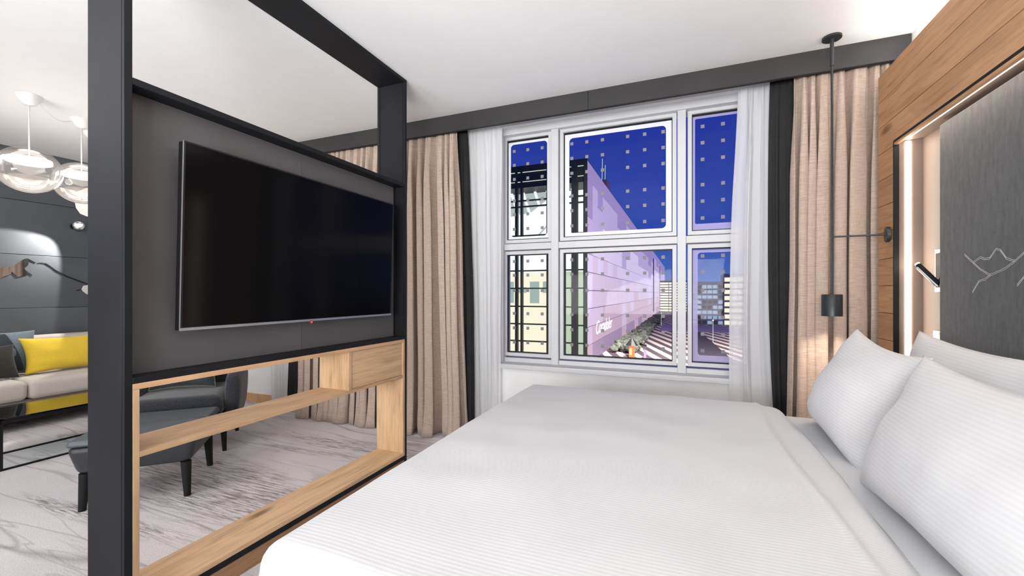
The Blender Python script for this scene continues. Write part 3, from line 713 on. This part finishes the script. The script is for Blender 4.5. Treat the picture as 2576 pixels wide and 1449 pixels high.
# ottoman
ca, sa = math.cos(R(44)), math.sin(R(44)); OC = Vector((-3.015, 1.608, 0))
def oloc(x, y, z): return Vector((OC.x + x * ca - y * sa, OC.y + x * sa + y * ca, z))
ot = thing('footstool', 'square charcoal leather footstool on tapered black legs', 'footstool', tuple(OC))
def slab(h0, h1, z0, z1, bev, f):
    bm = bm_new(); v = bx(bm, -1, 1, -1, 1, z0, z1)
    for w in bm.verts:
        s_ = h1 if w.co.z > (z0 + z1) / 2 else h0; w.co.x *= s_; w.co.y *= s_
    bmesh.ops.bevel(bm, geom=list(bm.edges), offset=bev, segments=4, profile=.5, affect='EDGES')
    for w in bm.verts:
        if w.co.z > z1 - .02: w.co.z += f * (1 - min(1, abs(w.co.x / h1))) + 0
        w.co = oloc(w.co.x, w.co.y, w.co.z)
    return bm
smooth_by_angle(make('body', slab(.255, .290, .198, .355, .035, 0), 'leather', ot), 50)
smooth_by_angle(make('top_pad', slab(.288, .278, .356, .392, .016, 0), 'leather_top', ot), 50)
bm = bm_new(); tube(bm, [oloc(-.262, .0, .3925), oloc(.262, .0, .3925)], .0025, 6); make('seam', bm, 'leather', ot)
for x in (-.235, .235):
    for y in (-.235, .235):
        bm = bm_new(); p = oloc(x, y, 0); q = oloc(x * .96, y * .96, .20); cyl(bm, p, q, .017, .027, 16); smooth_by_angle(make('leg', bm, 'black', ot), 50)

# armchair
AC = Vector((-3.59, 2.15, 0)); fa = math.atan2(-.70, .72) - PI / 2 + PI      # local -y points to the front
def aloc(x, y, z):
    c_, s_ = math.cos(fa), math.sin(fa); return Vector((AC.x + x * c_ - y * s_, AC.y + x * s_ + y * c_, z))
ac = thing('armchair', 'charcoal wool tub armchair behind the footstool', 'armchair', tuple(AC))
def shell():
    bm = bm_new(); path = []
    hw_, dp = .335, .60
    # U path, open to the front (-y)
    for k in range(7): path.append((-hw_, -.30 + .40 * k / 6, (-1, 0)))
    for k in range(1, 16):
        t = PI - PI * k / 16; path.append((hw_ * math.cos(t), .10 + .24 * math.sin(t), (math.cos(t), math.sin(t))))
    for k in range(7): path.append((hw_, .10 - .40 * k / 6, (1, 0)))
    n_ = len(path); rings = []
    for i, (x, y, nn) in enumerate(path):
        u = i / (n_ - 1); back = math.sin(PI * u) ** 2; top = .60 + .15 * back
        if u < .06 or u > .94: top -= .05 * (1 - min(u, 1 - u) / .06)
        th = .05; prof = [(-th, .24), (-th, top - .06), (-th * .8, top - .02), (-th * .3, top), (th * .3, top), (th * .8, top - .02), (th * 1.05, top - .07), (th * 1.1, .42), (th * .7, .20), (-th * .6, .20)]
        rings.append([bm.verts.new((x + nn[0] * o_, y + nn[1] * o_, z)) for o_, z in prof])
    for i in range(n_ - 1):
        for k in range(10): bm.faces.new((rings[i][k], rings[i][(k + 1) % 10], rings[i + 1][(k + 1) % 10], rings[i + 1][k]))
    bm.faces.new(rings[0]); bm.faces.new(rings[-1][::-1])
    for v in bm.verts: v.co = aloc(v.co.x, v.co.y, v.co.z)
    o = make('back_shell', bm, 'wool', ac, True); md = o.modifiers.new('smooth', 'SUBSURF'); md.levels = md.render_levels = 1
shell()
bm = bm_new(); bx(bm, -.282, .282, -.36, .24, .26, .430, .06, 6)
for v in bm.verts:
    if v.co.z > .39: v.co.z += .015 * (1 - (v.co.x / .28) ** 2)
    v.co = aloc(v.co.x, v.co.y, v.co.z)
smooth_by_angle(make('seat_cushion', bm, 'wool', ac), 60)
bm = bm_new(); bx(bm, -.30, .30, -.31, .24, .19, .258, .02, 3)
for v in bm.verts: v.co = aloc(v.co.x, v.co.y, v.co.z)
smooth_by_angle(make('seat_frame', bm, 'wool', ac))
for x in (-.28, .28):
    for y in (-.27, .22):
        bm = bm_new(); cyl(bm, aloc(x * 1.03, y * 1.04, 0), aloc(x, y, .20), .014, .022, 16); smooth_by_angle(make('leg', bm, 'black', ac), 50)
gc = cushion('scatter_cushion', .42, .34, .13, (0, 0, 0), (0, 0, 0), 'greencushion', 'dark green cushion with lime piping on the charcoal armchair', 'cushion', .12, .08, seed=21)
ex = aloc(1, 0, 0) - aloc(0, 0, 0); fy = aloc(0, 1, 0) - aloc(0, 0, 0)
basis(gc, ex, Vector((fy.x * .35, fy.y * .35, .93)), aloc(-.02, .0, .605))
bm = bm_new(); pts = []
for k in range(49):
    t = k / 48 * 4; sgm = int(t) % 4; f_ = t - int(t)
    a_, b_ = [(-1 + 2 * f_, -1), (1, -1 + 2 * f_), (1 - 2 * f_, 1), (-1, 1 - 2 * f_)][sgm]
    pts.append((a_ * .21 * (1 - .08 * (1 - b_ * b_)), b_ * .17 * (1 - .096 * (1 - a_ * a_)), 0))
tube(bm, pts, .004, 6); pp = make('piping', bm, 'lime', None, keep=True); pp.parent = gc

# ------------------------------------------------------------------ pendants over the coffee table
def globe(cx, cy, zc, r, label, cr=.068):
    g = thing('globe_pendant', label, 'lamp', (cx, cy, zc), 'glass globe pendants')
    bm = bm_new(); lathe(bm, [(0, ZC - .075), (cr * .45, ZC - .070), (cr * .85, ZC - .035), (cr, ZC - .004), (cr, ZC - .001)], cx, cy, 32); make('canopy', bm, 'white_lacquer', g, True)
    bm = bm_new(); cyl(bm, (cx, cy, zc + .075), (cx, cy, ZC - .07), .0045, seg=10); make('stem', bm, 'white_lacquer', g, True)
    def cap(a0, a1, nm, mt):
        bm = bm_new(); pr = []
        for k in range(15):
            t = a0 + (a1 - a0) * k / 14; pr.append((r * math.sin(t) * 1.02, zc + r * .96 * math.cos(t)))
        lathe(bm, pr, cx, cy, 48); make(nm, bm, mt, g, True)
    cap(.02, PI * .56, 'glass_upper', 'globe'); cap(PI * .56, PI - .001, 'glass_lower', 'globe_low')
    bm = bm_new(); lathe(bm, [(0, zc + .082), (.115, zc + .080), (.118, zc + .072), (.118, zc + .052), (.112, zc + .048), (0, zc + .048)], cx, cy, 40)
    make('light_disc', bm, 'lamp_white', g, True)
    bm = bm_new(); lathe(bm, [(0, zc - .115), (.05, zc - .110), (.085, zc - .085), (.10, zc - .05)], cx, cy, 32); make('reflector_bowl', bm, 'globe_low', g, True)  # bowl added inside the globe to carry the light disc's reflections
    return g
globe(-4.36, 1.55, 2.063, .170, 'clear glass globe pendant at the left edge, nearer of the two')
globe(-4.565, 1.924, 2.075, .172, 'clear glass globe pendant partly hidden by the black post')
g3 = thing('opal_pendant', 'small white opal pendant low behind the second glass globe', 'lamp', (-4.86, 2.13, 1.93))
bm = bm_new(); lathe(bm, [(0, 1.855), (.05, 1.858), (.085, 1.875), (.110, 1.92), (.120, 1.99), (.105, 2.06), (.05, 2.10), (0, 2.105)], -4.86, 2.13, 40); make('lamp_shade', bm, 'opal', g3, True)
bm = bm_new(); cyl(bm, (-4.86, 2.13, 2.10), (-4.86, 2.13, 2.53), .004); make('stem', bm, 'white_lacquer', g3, True)
bm = bm_new(); lathe(bm, [(0, ZC - .06), (.04, ZC - .055), (.065, ZC - .02), (.068, ZC - .001)], -4.86, 2.13, 32); make('canopy', bm, 'white_lacquer', g3, True)
bm = bm_new(); A, B = Vector((-4.36, 1.61, 2.555)), Vector((-4.55, 1.86, 2.56))
tube(bm, [A.lerp(B, k / 12) - Vector((0, 0, .05 * math.sin(PI * k / 12))) for k in range(13)], .0025, 6)
tag(make('pendant_cable', bm, 'white_lacquer', None, True), 'white cable swagged between the two pendant canopies', 'cable')
for p in ((-4.36, 1.55, 2.0), (-4.565, 1.924, 2.0)):
    l = bpy.data.lights.new('globe_light', 'POINT'); l.energy = 9; l.color = (1, .93, .86); l.shadow_soft_size = .11
    o = bpy.data.objects.new('globe_light', l); C.objects.link(o); o.location = p

# wall spotlight and its beam
ws = thing('wall_spotlight', 'small chrome spotlight mounted on the slate wall', 'lamp', (-6.0, 2.487, 1.89))
bm = bm_new(); cyl(bm, (-6.039, 2.487, 1.89), (-6.025, 2.487, 1.89), .035, seg=24); smooth_by_angle(make('wall_mount', bm, 'black', ws))
bm = bm_new(); cyl(bm, (-6.025, 2.487, 1.89), (-5.965, 2.487, 1.89), .009); make('arm', bm, 'chrome', ws)
bm = bm_new(); lathe(bm, [(.030, -.03), (.045, -.03), (.047, .03), (.040, .033), (.034, .03), (.030, -.03)], 0, 0, 32)
rt = Matrix.Rotation(R(55), 4, 'Y') @ Matrix.Rotation(R(25), 4, 'X')
for v in bm.verts: v.co = Vector((-5.955, 2.487, 1.885)) + rt @ v.co
make('lamp_ring', bm, 'chrome', ws, True)
bm = bm_new(); cyl(bm, (0, 0, -.012), (0, 0, .012), .030)
for v in bm.verts: v.co = Vector((-5.955, 2.487, 1.885)) + rt @ v.co
make('lens', bm, 'lamp_white', ws)
sl = bpy.data.lights.new('wall_spot_beam', 'SPOT'); sl.energy = 60; sl.spot_size = R(82); sl.spot_blend = .12; sl.color = (1, .95, .88); sl.shadow_soft_size = .02
so = bpy.data.objects.new('wall_spot_beam', sl); C.objects.link(so); so.location = (-5.84, 2.44, 1.84)
so.rotation_euler = Vector((-.13, -.70, -.68)).to_track_quat('-Z', 'Y').to_euler()

# wall art on the slate wall : mirror shard and fracture line
wa = thing('wall_art', 'mirror shard and jagged dark fracture line set on the slate wall', 'wall art', (-6.03, 2.2, 1.4))
AX = -6.032
def poly(pts, nm, mt, th=.006, x=AX):
    bm = bm_new(); prism(bm, [(x, y, z) for y, z in pts], (-th, 0, 0)); make(nm, bm, mt, wa)
poly([(1.75, 1.40), (1.949, 1.424), (2.024, 1.432), (2.067, 1.471), (2.107, 1.513), (2.113, 1.40), (2.105, 1.352), (2.067, 1.335), (2.027, 1.388), (2.019, 1.361), (1.962, 1.328), (1.949, 1.318), (1.75, 1.30)], 'mirror_shard', 'mirror')
poly([(2.1075, 1.513), (2.134, 1.523), (2.142, 1.50), (2.138, 1.455), (2.113, 1.425)], 'dark_shard', 'black')
poly([(2.113, 1.418), (2.129, 1.392), (2.132, 1.36), (2.105, 1.352)], 'dark_shard', 'black')
for ln, w in (([(2.134, 1.522), (2.165, 1.500), (2.191, 1.483)], .0035), ([(2.129, 1.392), (2.150, 1.372), (2.165, 1.356)], .0035), ([(2.205, 1.484), (2.235, 1.487), (2.265, 1.482)], .0015),
              ([(2.265, 1.480), (2.30, 1.452), (2.337, 1.415), (2.38, 1.385), (2.429, 1.352), (2.48, 1.33), (2.53, 1.305), (2.565, 1.292), (2.60, 1.272), (2.75, 1.20)], .0075), ([(2.500, 1.205), (2.530, 1.216)], .005)):
    up = [(y, z + w * (.4 + .9 * abs(noise.noise((y * 40, 1, 2))) + .4 * math.sin(k / len(ln) * PI))) for k, (y, z) in enumerate(ln)]
    dn = [(y, z - w * (.4 + .9 * abs(noise.noise((y * 40, 5, 2))) + .4 * math.sin(k / len(ln) * PI))) for k, (y, z) in enumerate(ln)]
    poly(up + dn[::-1], 'fracture_line', 'black')
poly([(2.541, 1.222), (2.556, 1.258), (2.60, 1.268), (2.62, 1.15), (2.58, 1.17), (2.55, 1.20)], 'mirror_shard', 'mirror')

# ------------------------------------------------------------------ outside : ground, station, offices
GZ = -12.4
lav = [emis('facade_lavender_%d' % k, c, 1.0) for k, c in enumerate((S(150, 130, 184), S(180, 160, 206), S(212, 196, 228), S(206, 184, 212), S(194, 164, 186), S(158, 134, 166)))]  # reflected dusk light put into the facade as glowing tints
M['dark_green'] = plain('dark_green_steel', (0.010, 0.014, 0.010), 0.5, var=.3)
M['lit_white'] = emis('station_light_upper', (0.95, 1.0, 0.97), 1.1)
M['lit_cream'] = emis('station_light_lower', (1.0, 0.93, 0.72), 1.0)
M['lit_green'] = emis('station_light_green', (0.72, 0.84, 0.62), .75)
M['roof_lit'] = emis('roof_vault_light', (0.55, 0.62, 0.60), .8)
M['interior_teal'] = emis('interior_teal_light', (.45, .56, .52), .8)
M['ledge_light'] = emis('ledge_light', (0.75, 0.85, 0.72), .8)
M['mauve'] = plain('mauve_frame', (0.22, 0.15, 0.28), .7)
st_ = thing('station_building', 'long lavender glass station hall with lit latticed end, outside the window', 'building', (-30, 200, GZ))
EX0, EX1, EY = -48.0, -16.9, 80.0
# lit interior of the end
box('interior_upper', 'lit_white', st_, EX0, EX1 - .5, 86, 86.3, 5.6, 22.4)
box('interior_lower', 'lit_cream', st_, EX0, -22.6, 86, 86.3, GZ, 5.6)
box('interior_side', 'lit_green', st_, -22.6, EX1 - .5, 86.05, 86.35, GZ, 5.6)
box('roof_gable', 'dark_green', st_, EX0, EX1, 79.9, 86, 22.2, 26.6)
for z in (23.3, 25.2): box('gable_ledge', 'ledge_light', st_, EX0, EX1 - .6, 79.75, 79.9, z, z + .12)
bm = bm_new()
for k in range(9):
    x = -40 + k * 2.6; cyl(bm, (x, 84, 17.2), (x - 1.6, 84, 22.2), .28, seg=6)
make('roof_truss', bm, 'lit_white', st_)
bm = bm_new(); prism(bm, [(-44, 85, 22.2), (-24, 85, 22.2), (-30, 85, 18.2), (-36, 85, 17.4), (-44, 85, 17.0)], (0, .4, 0)); make('roof_vault', bm, 'roof_lit', st_)
bm = bm_new(); cyl(bm, (-31, 82, 9), (-24.5, 82, 15.5), .16, seg=6); make('brace', bm, 'roof_lit', st_)
for z in (19.6, 18.4, 12.6, 11.4, 5.6, 2.1, -1.5, -5.0, -8.4): box('floor_beam', 'dark_green', st_, EX0, EX1, 79.8, 80.3, z - .13, z + .13)
for k in range(7): box('interior_window', 'interior_teal', st_, -42 + k * 2.9, -39.9 + k * 2.9, 85.9, 86, 1.2 if k % 2 else -1.0, 3.6 if k % 3 else 2.4)
for x, w in ((-43, .4), (-36.5, .4), (-31.1, .55), (-30.0, .45), (-24.6, .4), (-21.2, .3), (-19.2, 1.15), (-17.1, .6)):
    box('column', 'dark_green', st_, x - w / 2, x + w / 2, 79.5 if w > 1 else 79.7, 80.4, GZ, 26.4)
# lavender long side: panels
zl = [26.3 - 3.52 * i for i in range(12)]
ys = [80.0]
w = 5.0
while ys[-1] < 440: ys.append(ys[-1] + w); w *= 1.11
pm = {}
rn = random.Random(5)
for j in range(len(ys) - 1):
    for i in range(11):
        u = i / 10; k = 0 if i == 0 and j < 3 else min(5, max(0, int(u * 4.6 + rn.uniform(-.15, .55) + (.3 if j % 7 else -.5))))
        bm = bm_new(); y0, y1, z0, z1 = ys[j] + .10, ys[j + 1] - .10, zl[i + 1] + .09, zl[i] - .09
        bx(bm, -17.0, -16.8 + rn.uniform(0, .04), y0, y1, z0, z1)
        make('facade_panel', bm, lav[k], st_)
box('facade_core', 'mauve', st_, -17.6, -17.02, 80, ys[-1], GZ, 26.2)
box('roof_plate', 'dark_green', st_, EX0, -17.0, 80.5, ys[-1], 26.3, 26.6)
for y in (268, 345): box('expansion_joint', 'mauve', st_, -16.95, -16.6, y, y + 6, -10, 22)
cu = bpy.data.curves.new('t', 'FONT'); cu.body = 'Coradoler'; cu.size = 4.0; cu.extrude = .05; cu.shear = .35
to = bpy.data.objects.new('t', cu); C.objects.link(to); bpy.context.view_layer.update()
me = bpy.data.meshes.new_from_object(to.evaluated_get(bpy.context.evaluated_depsgraph_get())); bpy.data.objects.remove(to)
me.materials.append(emis('script_sign', (.92, .86, .97), 1.0)); to = bpy.data.objects.new('script_lettering', me); C.objects.link(to); to.parent = st_
to.rotation_euler = (PI / 2, 0, PI / 2); to.scale = (1.25, 1, 1); to.location = Vector((-16.6, 87.0, -7.4)) - st_.location
rb = thing('roof_plant', 'small roof box with thin masts on top of the station', 'roof plant', (-17.8, 105, 26.6))
box('plant_box', 'mauve', rb, -18.6, -17.1, 104, 109, 26.6, 28.6)
for y, h in ((101, 33), (105, 32.6)):
    bm = bm_new(); tube(bm, [(-17.8, y + .8 * math.sin(k / 6 * 1.4), 26.6 + (h - 26.6) * k / 6) for k in range(7)], .07, 5); make('mast', bm, 'ledge_light', rb)
# ground
bm = bm_new(); bx(bm, -120, 160, 20, 520, GZ - .5, GZ)
m, n, b = new_mat('striped_plaza')
t = N(n, 'ShaderNodeTexCoord'); sx = N(n, 'ShaderNodeSeparateXYZ'); n.links.new(t.outputs['Object'], sx.inputs[0])
d1 = N(n, 'ShaderNodeVectorMath', operation='DOT_PRODUCT'); d1.inputs[1].default_value = (.954, .30, 0); n.links.new(t.outputs['Object'], d1.inputs[0])
ml = N(n, 'ShaderNodeMath', operation='MULTIPLY'); ml.inputs[1].default_value = 2 * PI / 3.2; n.links.new(d1.outputs['Value'], ml.inputs[0])
sn = N(n, 'ShaderNodeMath', operation='SINE'); n.links.new(ml.outputs[0], sn.inputs[0])
n.links.new(ramp(n, sn.outputs[0], [(0.0, (.07, .05, .06)), (.12, (.62, .52, .44))]), b.inputs['Base Color']); b.inputs['Roughness'].default_value = .8; M['plaza'] = m
gr = tag(make('plaza_ground', bm, m, None, keep=True), 'striped plaza pavement far below outside the window', 'pavement')
M['lawn'] = plain('dark_lawn', (0.020, 0.014, 0.026), 1.0, var=.5, scale=1.0)
bm = bm_new(); prism(bm, [(1.5, 88, GZ + .02), (1.5, 160, GZ + .02), (5.5, 160, GZ + .02), (9.0, 100, GZ + .02), (9.6, 88, GZ + .02)], (0, 0, .12))
tag(make('dark_lawn', bm, 'lawn'), 'dark lawn wedge on the plaza, low in the right window pane', 'lawn')
M['violet_road'] = plain('violet_road', (0.20, 0.15, 0.30), .8, var=.2, scale=.4)
bm = bm_new(); bx(bm, -8, 60, 162, 196, GZ + .02, GZ + .10); tag(make('street', bm, 'violet_road'), 'violet-lit street in front of the office blocks', 'street')
M['hedge'] = plain('hedge_leaves', (0.12, 0.14, 0.11), 1.0, var=.7, scale=1.2)
bm = bm_new(); rn = random.Random(3)
for k in range(420):
    y = 99 + 160 * rn.random() ** 1.3; x = rn.uniform(-15.2, -10.0); s_ = rn.uniform(.5, 1.1); z = GZ + s_ * .5 + rn.uniform(0, 1.0)
    mt_ = Matrix.Translation((x, y, z)) @ Matrix.Rotation(rn.uniform(0, 3), 4, 'Z') @ Matrix.Diagonal((s_, s_ * 1.2, s_ * .9, 1))
    bmesh.ops.create_icosphere(bm, subdivisions=1, radius=1.0, matrix=mt_)
tag(stuff(make('hedge', bm, 'hedge')), 'dark planting strip along the foot of the lavender station', 'hedge')
ki = thing('kiosk', 'small orange-lit kiosk with pointed dark roof on the plaza', 'kiosk', (-12.0, 96, GZ))
M['orange'] = emis('orange_lamp', (1.0, .30, .10), .95); M['yellow_l'] = emis('warm_lamp', (1.0, .72, .35), 1.0)
box('kiosk_wall', 'orange', ki, -10.6, -9.5, 92, 93.2, GZ, GZ + 2.6)
box('kiosk_window', 'yellow_l', ki, -10.45, -9.95, 91.9, 92.0, GZ + .6, GZ + 2.1)
bm = bm_new(); cyl(bm, (-10.05, 92.6, GZ + 2.6), (-10.05, 92.6, GZ + 4.2), 1.3, .05, 8); make('kiosk_roof', bm, 'dark_green', ki)
bo = thing('bollard_sign', 'dark upright sign pillar on the striped plaza', 'sign', (-7.4, 88, GZ))
box('pillar', 'mauve', bo, -7.6, -7.1, 92, 92.4, GZ, GZ + 2.4); box('pillar_cap', 'black', bo, -7.65, -7.05, 91.95, 92.45, GZ + 2.4, GZ + 2.9)
def lamp_post(x, y, h, lab):
    t = thing('street_lamp', lab, 'street lamp', (x, y, GZ), 'street lamps')
    bm = bm_new(); cyl(bm, (x, y, GZ), (x, y, GZ + h), .09, .06, 8); make('pole', bm, 'ledge_light', t)
    bm = bm_new(); bmesh.ops.create_icosphere(bm, subdivisions=2, radius=.22, matrix=Matrix.Translation((x, y, GZ + h + .15))); make('lamp_head', bm, 'lit_white', t)
lamp_post(7.5, 128, 6.0, 'street lamp beside the dark lawn'); lamp_post(-8.6, 190, 5.0, 'street lamp by the far end of the station')
def office(name, lab, x0, x1, y, z1, nfl, ncol, wmat, alt, body, loc, gap=.35):
    t = thing(name, lab, 'building', loc)
    box('wall', body, t, x0, x1, y, y + 18, GZ, z1)
    fh = (z1 - GZ - 1.0) / nfl; cw = (x1 - x0) / ncol; r_ = random.Random(len(lab))
    for f in range(nfl):
        box('floor_band', 'mauve', t, x0 - .1, x1 + .1, y - .5, y, GZ + f * fh + fh * .82, GZ + (f + 1) * fh)
        for c in range(ncol):
            mt_ = wmat if r_.random() < .72 else alt
            box('window', mt_, t, x0 + c * cw + .2, x0 + (c + 1) * cw - .2, y - .25, y - .05, GZ + f * fh + .3, GZ + f * fh + fh * .78)
    return t
M['office_cool'] = emis('office_cool_light', (.42, .55, .72), .7); M['office_dim'] = plain('office_dim_glass', (.05, .06, .09), .3)
M['office_warm'] = emis('office_warm_light', (1.0, .95, .72), 1.0); M['office_body'] = plain('office_wall', (.22, .22, .30), .7)
office('office_block', 'pale office block with cool lit floors behind the right window pane', 3.2, 15.6, 200, 6.0, 8, 6, 'office_cool', 'office_dim', 'office_body', (9.4, 209, GZ))
office('office_tower', 'taller office tower with warm lit windows beside the sheer curtain', 15.8, 26, 199, 9.2, 8, 4, 'office_warm', 'office_warm', 'office_body', (21, 208, GZ))
office('louvred_building', 'cream lit louvred building at the far end of the station', -16, 2.4, 330, 10.2, 11, 3, 'office_warm', 'office_warm', 'dark_green', (-7, 339, GZ))
